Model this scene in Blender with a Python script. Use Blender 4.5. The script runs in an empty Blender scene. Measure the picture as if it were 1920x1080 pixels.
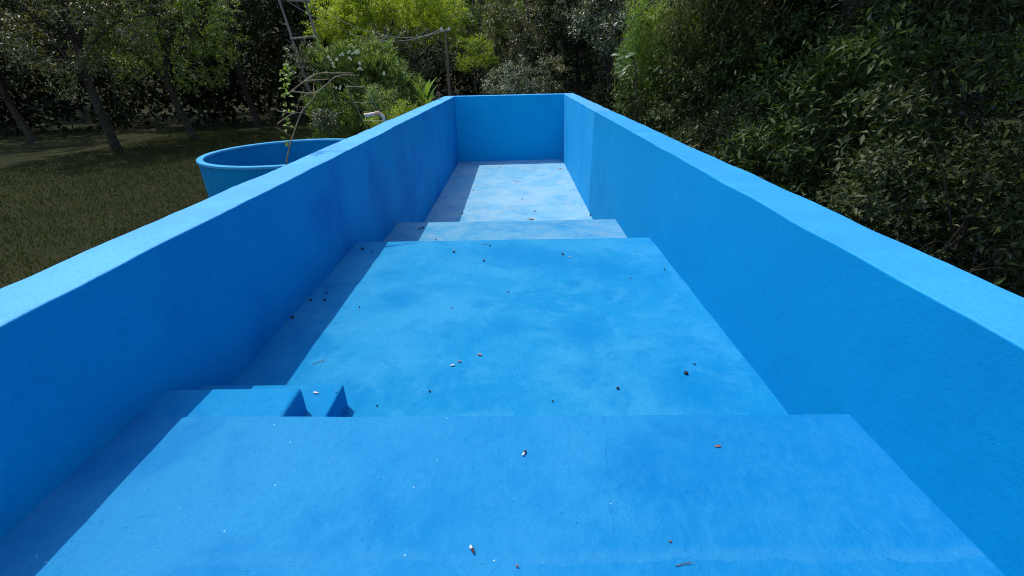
import bpy, bmesh, math, random
import numpy as np
from mathutils import Vector, Matrix, noise
random.seed(7)
rng = np.random.default_rng(11)
C = bpy.context.scene.collection
SC = bpy.context.scene

# ------------------------------------------------------------------ camera
ZC = 2.45                       # eye height over the garden ground (metres)
FPX, PITCH, YAW, ROLL = 848.93, math.radians(26.0704), math.radians(-.7646), math.radians(-1.1919)
FWD = Vector((math.sin(YAW)*math.cos(PITCH), math.cos(YAW)*math.cos(PITCH), -math.sin(PITCH)))
_r = Vector((math.cos(YAW), -math.sin(YAW), 0)); _u = _r.cross(FWD)
RIGHT = math.cos(ROLL)*_r + math.sin(ROLL)*_u
UP = -math.sin(ROLL)*_r + math.cos(ROLL)*_u
cam_d = bpy.data.cameras.new('camera'); cam = bpy.data.objects.new('camera', cam_d); C.objects.link(cam)
cam_d.sensor_fit = 'HORIZONTAL'; cam_d.sensor_width = 36; cam_d.lens = FPX*36/1920
cam_d.clip_start = .05; cam_d.clip_end = 400
cam.matrix_world = Matrix(((RIGHT.x, UP.x, -FWD.x, 0), (RIGHT.y, UP.y, -FWD.y, 0), (RIGHT.z, UP.z, -FWD.z, ZC), (0, 0, 0, 1)))
SC.camera = cam

# ------------------------------------------------------------------ sky, sun, exposure
SUN = Vector((-.36, .33, 1)).normalized()
W = bpy.data.worlds.new('World'); SC.world = W; W.use_nodes = True
nt = W.node_tree; nt.nodes.clear()
sky = nt.nodes.new('ShaderNodeTexSky'); sky.sky_type = 'NISHITA'; sky.sun_disc = False
sky.sun_elevation = math.asin(SUN.z); sky.sun_rotation = math.atan2(SUN.x, SUN.y)
bg = nt.nodes.new('ShaderNodeBackground'); bg.inputs[1].default_value = .15
wo = nt.nodes.new('ShaderNodeOutputWorld')
nt.links.new(sky.outputs[0], bg.inputs[0]); nt.links.new(bg.outputs[0], wo.inputs[0])
sd = bpy.data.lights.new('sun', 'SUN'); sd.energy = 2.0; sd.angle = math.radians(.53); sd.color = (1, .95, .87)
so = bpy.data.objects.new('sun', sd); C.objects.link(so); so.rotation_euler = SUN.to_track_quat('Z', 'Y').to_euler()
SC.view_settings.view_transform = 'Standard'; SC.view_settings.look = 'None'
SC.view_settings.exposure = .78; SC.view_settings.gamma = 1
SC.cycles.filter_width = 1.05; SC.cycles.use_denoising = True; SC.cycles.denoising_prefilter = 'NONE'; SC.cycles.max_bounces = 8; SC.cycles.transparent_max_bounces = 4

# ------------------------------------------------------------------ helpers
def ray(u, v): return FWD + RIGHT*((u-960)/FPX) + UP*((540-v)/FPX)
def on(u, v, z):                # the point of the level z that the photo shows at (u, v)
    d = ray(u, v); t = (z-ZC)/d.z
    return Vector((d.x*t, d.y*t, z))
def at(u, v, y):                # the point at the distance y
    d = ray(u, v); t = y/d.y
    return Vector((d.x*t, y, ZC+d.z*t))
def px(y, z=None): return (y*math.cos(PITCH) + .3)/FPX     # metres per photo pixel near that distance

def tag(o, label=None, cat=None, group=None, kind=None):
    if label: o['label'] = label
    if cat: o['category'] = cat
    if group: o['group'] = group
    if kind: o['kind'] = kind
    return o
def empty(name, loc=(0, 0, 0)):
    o = bpy.data.objects.new(name, None); o.location = loc; o.empty_display_size = .2; C.objects.link(o); return o
def link(name, me, mat, parent=None):
    o = bpy.data.objects.new(name, me); C.objects.link(o)
    if mat:
        me.materials.append(mat)
    if parent:
        o.parent = parent
        o.matrix_parent_inverse = Matrix.Translation(parent.location).inverted()
    return o
def from_bm(name, bm, mat, parent=None, smooth=True, sharp=35):
    me = bpy.data.meshes.new(name); bm.normal_update(); bm.to_mesh(me); bm.free()
    if smooth:
        me.polygons.foreach_set('use_smooth', [True]*len(me.polygons)); me.set_sharp_from_angle(angle=math.radians(sharp))
    return link(name, me, mat, parent)
def from_np(name, V, F, mat, parent=None, smooth=False):
    V = np.asarray(V, np.float32); F = np.asarray(F, np.int32); k = F.shape[1]
    me = bpy.data.meshes.new(name)
    me.vertices.add(len(V)); me.vertices.foreach_set('co', V.ravel())
    me.loops.add(F.size); me.loops.foreach_set('vertex_index', F.ravel())
    me.polygons.add(len(F)); me.polygons.foreach_set('loop_start', np.arange(0, F.size, k, dtype=np.int32))
    me.update(calc_edges=True); me.validate()
    if smooth: me.polygons.foreach_set('use_smooth', [True]*len(me.polygons))
    return link(name, me, mat, parent)

# ------------------------------------------------------------------ material helpers
class NT:
    def __init__(s, name):
        s.m = bpy.data.materials.new(name); s.m.use_nodes = True; s.t = s.m.node_tree; s.t.nodes.clear()
        s.out = s.n('OutputMaterial'); s.co = s.n('TexCoord').outputs['Object']
    def n(s, k): return s.t.nodes.new('ShaderNode'+k)
    def put(s, sock, v):
        if hasattr(v, 'is_output'): s.t.links.new(v, sock)
        elif isinstance(v, (tuple, list)) and len(v) == 3 and sock.type == 'RGBA': sock.default_value = (*v, 1)
        else: sock.default_value = v
    def math(s, op, a, b=0., c=0., clamp=False):
        x = s.n('Math'); x.operation = op; x.use_clamp = clamp
        s.put(x.inputs[0], a); s.put(x.inputs[1], b); s.put(x.inputs[2], c); return x.outputs[0]
    def mapping(s, scale=(1, 1, 1), loc=(0, 0, 0), src=None):
        x = s.n('Mapping'); s.put(x.inputs[0], src or s.co); x.inputs['Scale'].default_value = scale; x.inputs['Location'].default_value = loc
        return x.outputs[0]
    def noise(s, scale, detail=4, rough=.55, vec=None, dist=0.):
        x = s.n('TexNoise'); s.put(x.inputs['Vector'], vec or s.co); x.inputs['Scale'].default_value = scale
        x.inputs['Detail'].default_value = detail; x.inputs['Roughness'].default_value = rough; x.inputs['Distortion'].default_value = dist
        return x.outputs[0]
    def voro(s, scale, vec=None, feature='F1', rnd=1.):
        x = s.n('TexVoronoi'); x.feature = feature; s.put(x.inputs['Vector'], vec or s.co); x.inputs['Scale'].default_value = scale
        x.inputs['Randomness'].default_value = rnd
        return x.outputs[0]
    def step(s, v, lo, hi, a=0., b=1.):
        x = s.n('MapRange'); x.interpolation_type = 'SMOOTHSTEP'; s.put(x.inputs[0], v)
        for i, q in enumerate((lo, hi, a, b)): s.put(x.inputs[1+i], q)
        return x.outputs[0]
    def mix(s, f, a, b, mode='MIX'):
        x = s.n('Mix'); x.data_type = 'RGBA'; x.blend_type = mode; x.clamp_factor = True
        s.put(x.inputs[0], f); s.put(x.inputs[6], a); s.put(x.inputs[7], b); return x.outputs[2]
    def xyz(s, src=None):
        x = s.n('SeparateXYZ'); s.put(x.inputs[0], src or s.co); return x.outputs
    def bump(s, h, strength, dist=.01, prev=None):
        x = s.n('Bump'); s.put(x.inputs['Height'], h); x.inputs['Strength'].default_value = strength; x.inputs['Distance'].default_value = dist
        if prev: s.put(x.inputs['Normal'], prev)
        return x.outputs[0]
    def bsdf(s, col, rough=.7, spec=.3, nrm=None):
        x = s.n('BsdfPrincipled'); s.put(x.inputs['Base Color'], col); s.put(x.inputs['Roughness'], rough)
        s.put(x.inputs['Specular IOR Level'], spec)
        if nrm: s.put(x.inputs['Normal'], nrm)
        return x.outputs[0]
    def done(s, sh): s.t.links.new(sh, s.out.inputs[0]); return s.m

def crack_mask(N, line, width, wob=.02):
    """a thin wandering line on a level surface: line = ((x0, y0), (x1, y1))"""
    (x0, y0), (x1, y1) = line
    X, Y, Z = N.xyz()
    off = N.math('MULTIPLY', N.math('SUBTRACT', N.noise(9, 5, .7, N.mapping((.15, 1, 1), (x0*7, 0, 0))), .5), wob*4)
    k = (x1-x0)/(y1-y0)
    xl = N.math('ADD', N.math('MULTIPLY_ADD', Y, k, x0-k*y0), off)
    d = N.math('ABSOLUTE', N.math('SUBTRACT', X, xl))
    m = N.step(d, width*.3, width, 1, 0)
    lo, hi = sorted((y0, y1))
    m = N.math('MULTIPLY', m, N.math('MULTIPLY', N.step(Y, lo, lo+.02), N.step(Y, hi-.02, hi, 1, 0)))
    return N.math('MULTIPLY', m, N.step(N.noise(14, 3), .36, .5))

def paint(name, base, faded, deep, cloud=1.3, fade=(.45, .7), deepr=(.55, .75), stretch=(1, 1, 1), seed=0., rough=.7, grit=.35, pits=.5,
          specks=0., cracks=(), patch=None, sand=None, blister=0., drips=0., spots=None, spec=.1, top=None, lean=0., mott=.0, fleck=0., pale_band=None):
    N = NT(name)
    v = N.mapping(stretch, (seed, seed*1.7, seed*.6))
    col = base
    c1 = N.noise(cloud, 7, .62, v, .4)
    if lean: c1 = N.math('MULTIPLY_ADD', N.xyz()[0], lean, c1)  # share of the paler tone drifts across the width
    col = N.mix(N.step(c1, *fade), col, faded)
    c2 = N.noise(cloud*1.7, 6, .6, N.mapping(stretch, (seed+9, 3, 5)), .3)
    col = N.mix(N.math('MULTIPLY', N.step(c2, *deepr), .8), col, deep)
    c3 = N.noise(cloud*9, 6, .7, v)
    col = N.mix(N.step(c3, .42, .72, 0, .35), col, faded)
    if mott:
        m1 = N.noise(cloud*4.2, 6, .7, N.mapping(stretch, (seed+5, 1, 2)), .6)
        col = N.mix(N.step(m1, .48, .66, 0, mott), col, faded)
        m2 = N.noise(cloud*3.1, 6, .72, N.mapping(stretch, (seed-3, 6, 2)), .5)
        col = N.mix(N.step(m2, .52, .7, 0, mott), col, deep)
    c4 = N.noise(cloud*24, 5, .75, N.mapping(stretch, (seed, 4, 4)))
    col = N.mix(N.step(c4, .5, .78, 0, .5), col, deep)
    if spots:                                           # a few darker damp-looking marks with a soft shape of their own
        for (x, y, r) in spots:
            d = N.n('VectorMath'); d.operation = 'DISTANCE'; N.put(d.inputs[0], N.co)
            wob = N.math('MULTIPLY_ADD', N.noise(14, 4), r*1.2, -r*.6)
            N.put(d.inputs[1], (x, y, spots_z))
            m = N.step(N.math('ADD', d.outputs['Value'], wob), r*.1, r*1.4, .85, 0)
            col = N.mix(m, col, deep)
    if sand:
        s1 = N.noise(cloud*3.1, 7, .68, N.mapping(stretch, (seed-4, 8, 1)), .5)
        col = N.mix(N.step(s1, .46, .68, 0, .6), col, sand)
    if patch:                                           # a repainted stretch of wall beyond y = patch[0]
        X, Y, Z = N.xyz()
        yy = N.math('ADD', Y, N.math('MULTIPLY_ADD', N.noise(6, 3), .06, -.03))
        pc = N.mix(N.step(N.noise(1.4, 6, .62, N.mapping((1, 1, .35), (2, 2, 2))), .35, .65), patch[1], patch[2])
        col = N.mix(N.step(yy, patch[0]-.02, patch[0]+.02), col, pc)
    if drips:
        dv = N.noise(7, 4, .6, N.mapping((1, 1, .06), (seed, 1, 0)))
        dm = N.math('MULTIPLY', N.step(dv, .55, .75, 0, drips), N.step(N.noise(.9, 3), .4, .65))
        col = N.mix(dm, col, deep)
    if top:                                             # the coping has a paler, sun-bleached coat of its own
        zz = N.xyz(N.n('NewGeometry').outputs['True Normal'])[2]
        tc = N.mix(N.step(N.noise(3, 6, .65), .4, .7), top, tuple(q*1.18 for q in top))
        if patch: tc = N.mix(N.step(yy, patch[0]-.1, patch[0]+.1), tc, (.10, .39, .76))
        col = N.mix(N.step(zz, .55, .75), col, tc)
    if pale_band:                                           # an uneven paler band along the front
        sy = N.math('ADD', N.xyz()[1], N.math('MULTIPLY_ADD', N.noise(4, 6, .7, N.mapping((1, .3, 1))), .09, -.045))
        sb = N.math('MULTIPLY', N.step(sy, pale_band[0]-.012, pale_band[0]-.006), N.step(sy, pale_band[0]+.004, pale_band[0]+.04, 1, 0))
        col = N.mix(N.math('MULTIPLY', sb, N.step(N.noise(3.7, 5, .7), .35, .6, .1, .8)), col, pale_band[1])
    if fleck:                                           # scuffs and pin-holes where the coat has worn through
        f1 = N.math('MULTIPLY', N.step(N.noise(95, 3, .8, N.mapping((.55, 1, 1), (seed, 0, 0))), .62, .72), N.step(N.noise(3.3, 5, .7), .44, .6))
        col = N.mix(N.math('MULTIPLY', f1, fleck), col, (deep[0]*.6+.006, deep[1]*.55, deep[2]*.5))
        f2 = N.math('MULTIPLY', N.step(N.noise(80, 3, .8, N.mapping((.6, 1, 1), (seed, 4, 0))), .64, .74), N.step(N.noise(2.6, 5, .7, N.mapping((1, 1, 1), (9, 0, 0))), .46, .6))
        col = N.mix(N.math('MULTIPLY', f2, fleck*.8), col, (.14, .42, .62))
    g = N.noise(75, 5, .75)
    col = N.mix(N.step(g, .3, .7, 0, .34), col, deep)
    if pits:
        pv = N.math('MULTIPLY', N.step(N.voro(55), .04, .13, 1, 0), N.step(N.noise(5, 3), .5, .62))
        col = N.mix(N.math('MULTIPLY', pv, pits), col, (deep[0]*.5+.01, deep[1]*.45, deep[2]*.4))
    crack = None
    for ln, w in cracks:
        m = crack_mask(N, ln, w); crack = m if crack is None else N.math('MAXIMUM', crack, m)
    if crack is not None: col = N.mix(N.math('MULTIPLY', crack, .12), col, (deep[0]*.6, deep[1]*.5, deep[2]*.45))
    if specks:
        sm = N.math('MULTIPLY', N.step(N.voro(16), .025, .048, 1, 0), N.step(N.math('MULTIPLY_ADD', N.xyz()[0], -.12, N.noise(2.3, 2)), .44, .54, 0, specks))
        col = N.mix(sm, col, (.55, .68, .75))
    h = N.math('MULTIPLY_ADD', N.noise(28, 6, .7), 1.0, N.math('MULTIPLY', N.noise(170, 3, .6), .35))
    nrm = N.bump(h, grit, .012)
    if blister:
        b = N.step(N.noise(30, 4, .55, N.mapping((1, .7, 1), (seed, 0, 0)), .3), .42, .66)
        area = N.step(N.noise(1.5, 3, .5, N.mapping((1, 1, 1), (seed+3.3, 0, 0))), .36, .52)
        nrm = N.bump(N.math('MULTIPLY', b, area), blister, .006, nrm)
        col = N.mix(N.math('MULTIPLY', N.math('MULTIPLY', b, area), .22), col, faded)
    if pits: nrm = N.bump(pv, .7, -.006, nrm)
    if crack is not None: nrm = N.bump(crack, .4, -.004, nrm)
    return N.done(N.bsdf(col, rough, spec, nrm))
spots_z = 0.

def simple(name, a, b, scale=20, rough=.7, spec=.3, bump=.3, stretch=(1, 1, 1), detail=5):
    N = NT(name)
    n = N.noise(scale, detail, .65, N.mapping(stretch))
    return N.done(N.bsdf(N.mix(N.step(n, .35, .68), a, b), rough, spec, N.bump(n, bump, .01)))

def leafmat(name, cols, rough=.42, trans=.3, tcol=None, spec=.45):
    """leaf colours differ leaf by leaf; thin leaves let light through"""
    N = NT(name)
    ge = N.n('NewGeometry'); r = ge.outputs['Random Per Island']
    cr = N.n('ValToRGB'); e = cr.color_ramp.elements
    for i, c in enumerate(cols):
        p = i/(len(cols)-1)
        q = e[0] if i == 0 else e[-1] if i == len(cols)-1 else e.new(p)
        q.position = p; q.color = (*c, 1)
    N.put(cr.inputs[0], r)
    big = N.noise(.9, 3, .5)
    col = N.mix(N.step(big, .35, .65, 0, .45), cr.outputs[0], cols[-1])
    b = N.bsdf(col, rough, spec)
    t = N.n('BsdfTranslucent')
    N.put(t.inputs[0], N.mix(1., col, tcol or (1.3, 1.35, .55), 'MULTIPLY'))
    mx = N.n('MixShader'); mx.inputs[0].default_value = trans
    N.t.links.new(b, mx.inputs[1]); N.t.links.new(t.outputs[0], mx.inputs[2])
    return N.done(mx.outputs[0])

# ------------------------------------------------------------------ paints
zTop, zFloor, zStep, zLand, zLedge, zPlat = ZC-.659, ZC-2.2996, ZC-1.7816, ZC-1.4924, ZC-1.225, ZC-1.36
XL, XR, TH = -1.5328, 1.2672, .274
YE, YS, YL, YN, YF = 12.55, 5.611, 4.116, .15, 1.395

spots_z = zLand
M_land = paint('paint_landing', (.006, .25, .515), (.034, .31, .56), (0, .205, .48), 1.15, (.4, .66), (.5, .7), (1, 1, 1), 2.2, grit=.55, pits=.8, mott=.75, fleck=.8,
               spots=((.40, 2.42, .2), (-.06, 2.5, .13), (.42, 3.1, .09), (.9, 1.8, .26), (.25, 3.62, .34), (-.85, 2.9, .2), (-.1, 3.75, .3), (.75, 3.4, .25)))
M_ledge = paint('paint_ledge', (.003, .20, .48), (.024, .26, .52), (0, .165, .44), 1.2, (.4, .66), (.5, .72), (1, 1, 1), 5.1, grit=.28, pits=.3, blister=.2, specks=.9, mott=.3, pale_band=(.795, (.03, .25, .50)), fleck=.3, lean=-.14,
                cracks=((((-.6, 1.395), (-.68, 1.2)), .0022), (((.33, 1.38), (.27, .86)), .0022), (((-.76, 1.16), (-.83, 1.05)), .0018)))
M_step = paint('paint_step', (.05, .30, .52), (.15, .385, .54), (.012, .225, .47), 1.5, (.38, .66), (.5, .72), (.85, 1.2, 1), 7.7, grit=.5, mott=.6, fleck=.4, pits=.3, sand=(.23, .38, .48))
M_floor = paint('paint_floor', (.16, .43, .60), (.29, .51, .63), (.07, .32, .55), 1.0, (.4, .64), (.48, .68), (1, 1, 1), 4.4, grit=.4, mott=.45, fleck=.4, pits=.3, sand=(.37, .48, .51))
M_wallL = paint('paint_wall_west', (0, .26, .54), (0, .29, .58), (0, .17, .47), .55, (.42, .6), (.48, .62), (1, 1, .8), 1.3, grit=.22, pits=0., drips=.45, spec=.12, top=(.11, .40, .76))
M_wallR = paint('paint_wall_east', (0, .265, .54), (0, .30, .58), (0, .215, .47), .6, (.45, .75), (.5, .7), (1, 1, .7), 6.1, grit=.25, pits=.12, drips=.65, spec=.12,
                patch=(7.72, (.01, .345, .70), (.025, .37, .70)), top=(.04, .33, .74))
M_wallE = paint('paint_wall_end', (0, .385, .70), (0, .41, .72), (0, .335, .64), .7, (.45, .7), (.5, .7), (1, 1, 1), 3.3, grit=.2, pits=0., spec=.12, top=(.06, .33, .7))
M_stair = paint('paint_stair', (.002, .24, .53), (.03, .31, .57), (0, .17, .44), 1.6, (.4, .66), (.5, .72), (1, 1, 1), 8.8, grit=.5, pits=.4)

# ------------------------------------------------------------------ the basin
def slab(name, lo, hi, mat, parent, seg=.12, wob=.005, bev=.012, skew=0., seed=0., label=None, sharp=40):
    """a cast block: cut into cells, its faces slightly uneven, its arrises rounded"""
    (x0, y0, z0), (x1, y1, z1) = lo, hi
    bm = bmesh.new()
    n = [max(1, int(round((b-a)/seg))) for a, b in zip(lo, hi)]
    n = [min(k, 260) for k in n]
    vs = {}
    def V(i, j, k):
        if (i, j, k) not in vs:
            p = Vector((x0+(x1-x0)*i/n[0], y0+(y1-y0)*j/n[1], z0+(z1-z0)*k/n[2]))
            p.y += skew*(p.x-x0)
            q = p*2.3+Vector((seed, seed, seed))
            d = Vector((noise.noise(q), noise.noise(q+Vector((31, 0, 0))), noise.noise(q+Vector((0, 57, 0)))))
            q2 = p*11+Vector((seed, 0, seed))
            d2 = Vector((noise.noise(q2), noise.noise(q2+Vector((31, 0, 0))), noise.noise(q2+Vector((0, 57, 0)))))
            vs[i, j, k] = bm.verts.new(p+d*wob+d2*wob*.35)
        return vs[i, j, k]
    for i in range(n[0]):
        for j in range(n[1]):
            bm.faces.new((V(i, j, 0), V(i, j+1, 0), V(i+1, j+1, 0), V(i+1, j, 0)))
            bm.faces.new((V(i, j, n[2]), V(i+1, j, n[2]), V(i+1, j+1, n[2]), V(i, j+1, n[2])))
    for i in range(n[0]):
        for k in range(n[2]):
            bm.faces.new((V(i, 0, k), V(i+1, 0, k), V(i+1, 0, k+1), V(i, 0, k+1)))
            bm.faces.new((V(i, n[1], k), V(i, n[1], k+1), V(i+1, n[1], k+1), V(i+1, n[1], k)))
    for j in range(n[1]):
        for k in range(n[2]):
            bm.faces.new((V(0, j, k), V(0, j, k+1), V(0, j+1, k+1), V(0, j+1, k)))
            bm.faces.new((V(n[0], j, k), V(n[0], j+1, k), V(n[0], j+1, k+1), V(n[0], j, k+1)))
    o = from_bm(name, bm, mat, parent, True, sharp)
    b = o.modifiers.new('bevel', 'BEVEL'); b.width = bev; b.segments = 3; b.limit_method = 'ANGLE'; b.angle_limit = math.radians(50)
    if label: o['label'] = label
    return o

basin = empty('concrete_basin', (0, 6, 0))
tag(basin, 'long blue painted concrete basin stepping down to a paler floor between two low walls', 'basin')
slab('side_wall', (XL-TH, -2.2, -.3), (XL, YE+.30, zTop), M_wallL, basin, .065, .008, .007, seed=1, label='shaded blue wall on the side of the round tank')
slab('side_wall', (XR, -2.2, -.3), (XR+TH, YE+.40, zTop), M_wallR, basin, .065, .0065, .007, seed=5, label='sunlit blue wall along the dark hedge, lighter repainted far stretch')
slab('end_wall', (XL-.01, YE, -.3), (XR+.012, YE+.30, zTop-.003), M_wallE, basin, .13, .004, .010, .0372, seed=9, label='shaded blue wall closing the far end')
slab('basin_floor', (XL-.03, YS-.2, -.3), (XR+.03, YE+.2, zFloor), M_floor, basin, .2, .003, .01, .0, seed=3, label='pale worn blue floor at the far, lowest level')
slab('step', (XL-.03, YL-.2, -.25), (XR+.03, YS, zStep), M_step, basin, .12, .005, .012, 0, seed=4, label='greyish blue step between landing and floor')
slab('landing', (XL-.03, YF-.2, -.2), (XR+.03, YL, zLand), M_land, basin, .12, .005, .012, 0, seed=6, label='wide mottled blue landing below the nearest ledge')
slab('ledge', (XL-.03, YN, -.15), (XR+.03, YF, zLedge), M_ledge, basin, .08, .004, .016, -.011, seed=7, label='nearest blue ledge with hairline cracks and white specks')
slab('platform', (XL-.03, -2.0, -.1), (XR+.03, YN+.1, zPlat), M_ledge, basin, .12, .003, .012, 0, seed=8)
stair = slab('stair_step', (XL-.02, YF-.1, .3), (-.845, 1.757, ZC-1.36), M_stair, basin, .05, .004, .010, 0, seed=12, label='lower of two small steps beside the left wall')
slab('stair_step', (XL-.025, YF-.08, .35), (-.945, 1.577, ZC-1.235), M_stair, basin, .05, .004, .016, 0, seed=14, label='upper of two small steps beside the left wall')

# ------------------------------------------------------------------ ground
N = NT('garden_ground')
g1 = N.noise(.35, 6, .6); g2 = N.noise(9, 6, .7); g3 = N.noise(60, 3, .7)
gc = N.mix(N.step(g1, .4, .62), (.014, .02, .005), (.03, .034, .01))
gc = N.mix(N.step(g2, .45, .7, 0, .6), gc, (.045, .035, .02))
gc = N.mix(N.step(g3, .35, .7, 0, .5), gc, (.06, .065, .02))
M_ground = N.done(N.bsdf(gc, .95, .1, N.bump(N.math('ADD', g2, g3), .8, .05)))
def ground():
    xs = np.concatenate([np.linspace(-160, -34, 16), np.linspace(-30, 30, 61), np.linspace(34, 160, 16)])
    ys = np.concatenate([np.linspace(-40, -4, 10), np.linspace(-3, 60, 80), np.linspace(64, 200, 18)])
    X, Y = np.meshgrid(xs, ys)
    Z = np.zeros_like(X)
    d = np.maximum(0, Y-36)+np.maximum(0, np.abs(X)-26)*.8
    Z += .42*d/(1+d/90)
    for i in range(X.shape[0]):
        for j in range(X.shape[1]):
            Z[i, j] += .07*noise.noise(Vector((X[i, j]*.3, Y[i, j]*.3, 0)))-.04
    nx, ny = len(xs), len(ys)
    V = np.stack([X.ravel(), Y.ravel(), Z.ravel()], 1)
    F = [(j*nx+i, j*nx+i+1, (j+1)*nx+i+1, (j+1)*nx+i) for j in range(ny-1) for i in range(nx-1)]
    o = from_np('ground', V, F, M_ground, None, True); o['kind'] = 'structure'
ground()
def gz(x, y):
    d = max(0, y-36)+max(0, abs(x)-26)*.8
    return .42*d/(1+d/90)

# ------------------------------------------------------------------ tubes
def tube_bm(bm, pts, rads, n=8, caps=True):
    pts = [Vector(p) for p in pts]
    if not hasattr(rads, '__len__'): rads = [rads]*len(pts)
    rings = []
    ref = None
    for i, p in enumerate(pts):
        t = (pts[min(i+1, len(pts)-1)]-pts[max(i-1, 0)]).normalized()
        if ref is None: ref = t.orthogonal().normalized()
        a = (ref-t*ref.dot(t)).normalized(); b = t.cross(a); ref = a
        rings.append([bm.verts.new(p+(a*math.cos(k*2*math.pi/n)+b*math.sin(k*2*math.pi/n))*rads[i]) for k in range(n)])
    for r0, r1 in zip(rings, rings[1:]):
        for k in range(n): bm.faces.new((r0[k], r0[(k+1) % n], r1[(k+1) % n], r1[k]))
    if caps:
        bm.faces.new(rings[0][::-1]); bm.faces.new(rings[-1])
def spline(pts, k=5):
    pts = [Vector(p) for p in pts]
    if len(pts) < 3: return [pts[0].lerp(pts[-1], i/k) for i in range(k+1)]
    P = [pts[0]*2-pts[1]]+pts+[pts[-1]*2-pts[-2]]; out = []
    for i in range(1, len(P)-2):
        for j in range(k):
            t = j/k; a, b, c, d = P[i-1:i+3]
            out.append(.5*((2*b)+(c-a)*t+(2*a-5*b+4*c-d)*t*t+(3*b-a-3*c+d)*t**3))
    out.append(pts[-1]); return out

# ------------------------------------------------------------------ foliage
def unit(n):
    v = rng.normal(size=(n, 3)); return v/np.linalg.norm(v, axis=1, keepdims=True)
def norm(v): return v/(np.linalg.norm(v, axis=1, keepdims=True)+1e-9)
def leaf_geo(P, D, Nn, L, Wd, fold=.22):
    D = norm(D); S = norm(np.cross(D, Nn)); U = np.cross(S, D)
    L = L[:, None]; Wd = Wd[:, None]
    mid = P+D*L*.45
    V = np.stack([P, mid+S*Wd*.5+U*Wd*fold, P+D*L-U*L*.08, mid-S*Wd*.5+U*Wd*fold], 1).reshape(-1, 3)
    b = np.arange(len(P))*4
    F = np.concatenate([np.stack([b, b+1, b+2], 1), np.stack([b, b+2, b+3], 1)])
    return V, F
def clumps_in(c, r, n, shell=.55, low=-1.):
    """clump centres in an ellipsoid, crowded towards its outside"""
    d = unit(n*3); d = d[d[:, 2] > low][:n]
    s = shell+(1-shell)*rng.random((len(d), 1))**.7
    return np.asarray(c)+d*np.asarray(r)*s
def leaves_on(cl, cr, per, L, Wd, out=.5, up=.3, droop=0., fill=.35, centre=None):
    """leaves round every clump centre"""
    n = len(cl)*per
    idx = np.repeat(np.arange(len(cl)), per)
    d = unit(n)
    cr = np.broadcast_to(np.asarray(cr, float), (len(cl),))[idx][:, None]
    P = cl[idx]+d*cr*(fill+(1-fill)*rng.random((n, 1))**.5)*np.array([1, 1, .8])
    D = d*out+unit(n)*.7+np.array([0, 0, up-droop])
    Nn = np.array([0, 0, 1.])+unit(n)*.75
    s = .7+.6*rng.random(n)
    return leaf_geo(P, D, Nn, L*s, Wd*s)

def clear_of_basin(V):
    """leaves do not grow through the walls"""
    Q = V.reshape(-1, 4, 3); hit = ((Q[:, :, 0] > XL-TH-.03) & (Q[:, :, 0] < XR+TH+.03) & (Q[:, :, 1] < YE+.48) & (Q[:, :, 2] < zTop+.02)).any(1)
    V = Q[~hit].reshape(-1, 3); b = np.arange(len(V)//4)*4
    return V, np.concatenate([np.stack([b, b+1, b+2], 1), np.stack([b, b+2, b+3], 1)])
def sprays_on(cl, cr, per, k, ln, L, Wd, up=.3, droop=0., centre=None, whorl=False):
    """short twigs with k leaves each, set alternately along the twig: foliage that reads as leafy shoots"""
    m = len(cl)*per; idx = np.repeat(np.arange(len(cl)), per)
    cr = np.broadcast_to(np.asarray(cr, float), (len(cl),))[idx][:, None]
    d = unit(m)
    if centre is not None: d = norm(d+.7*norm(cl[idx]-np.asarray(centre)))
    P0 = cl[idx]+d*cr*(.15+.7*rng.random((m, 1)))
    A = norm(d*.8+unit(m)*.45+np.array([0, 0, up-droop*.6]))
    l = ln*(.6+.8*rng.random((m, 1)))
    S = norm(np.cross(A, unit(m)))
    out = []
    t = (np.arange(k)+.5)/k
    for i in range(k):
        q = P0+A*l*t[i]+np.array([0, 0, -1])*l*t[i]**2*(.25+droop*.5)
        B = np.cross(A, S); an = i*2.4
        side = S*math.cos(an)+B*math.sin(an)
        D = A*(.55 if not whorl else .9)+side*(.9 if not whorl else .55)+unit(m)*.22-np.array([0, 0, droop*.5])
        f = (1-.45*t[i])*(.75+.5*rng.random(m))
        out.append(leaf_geo(q, D, np.array([0, 0, 1.])+A*.4+unit(m)*.45, L*f, Wd*f))
    V = np.concatenate([o[0] for o in out]); F = []; b = 0
    for o in out: F.append(o[1]+b); b += len(o[0])
    return V, np.concatenate(F)

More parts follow.
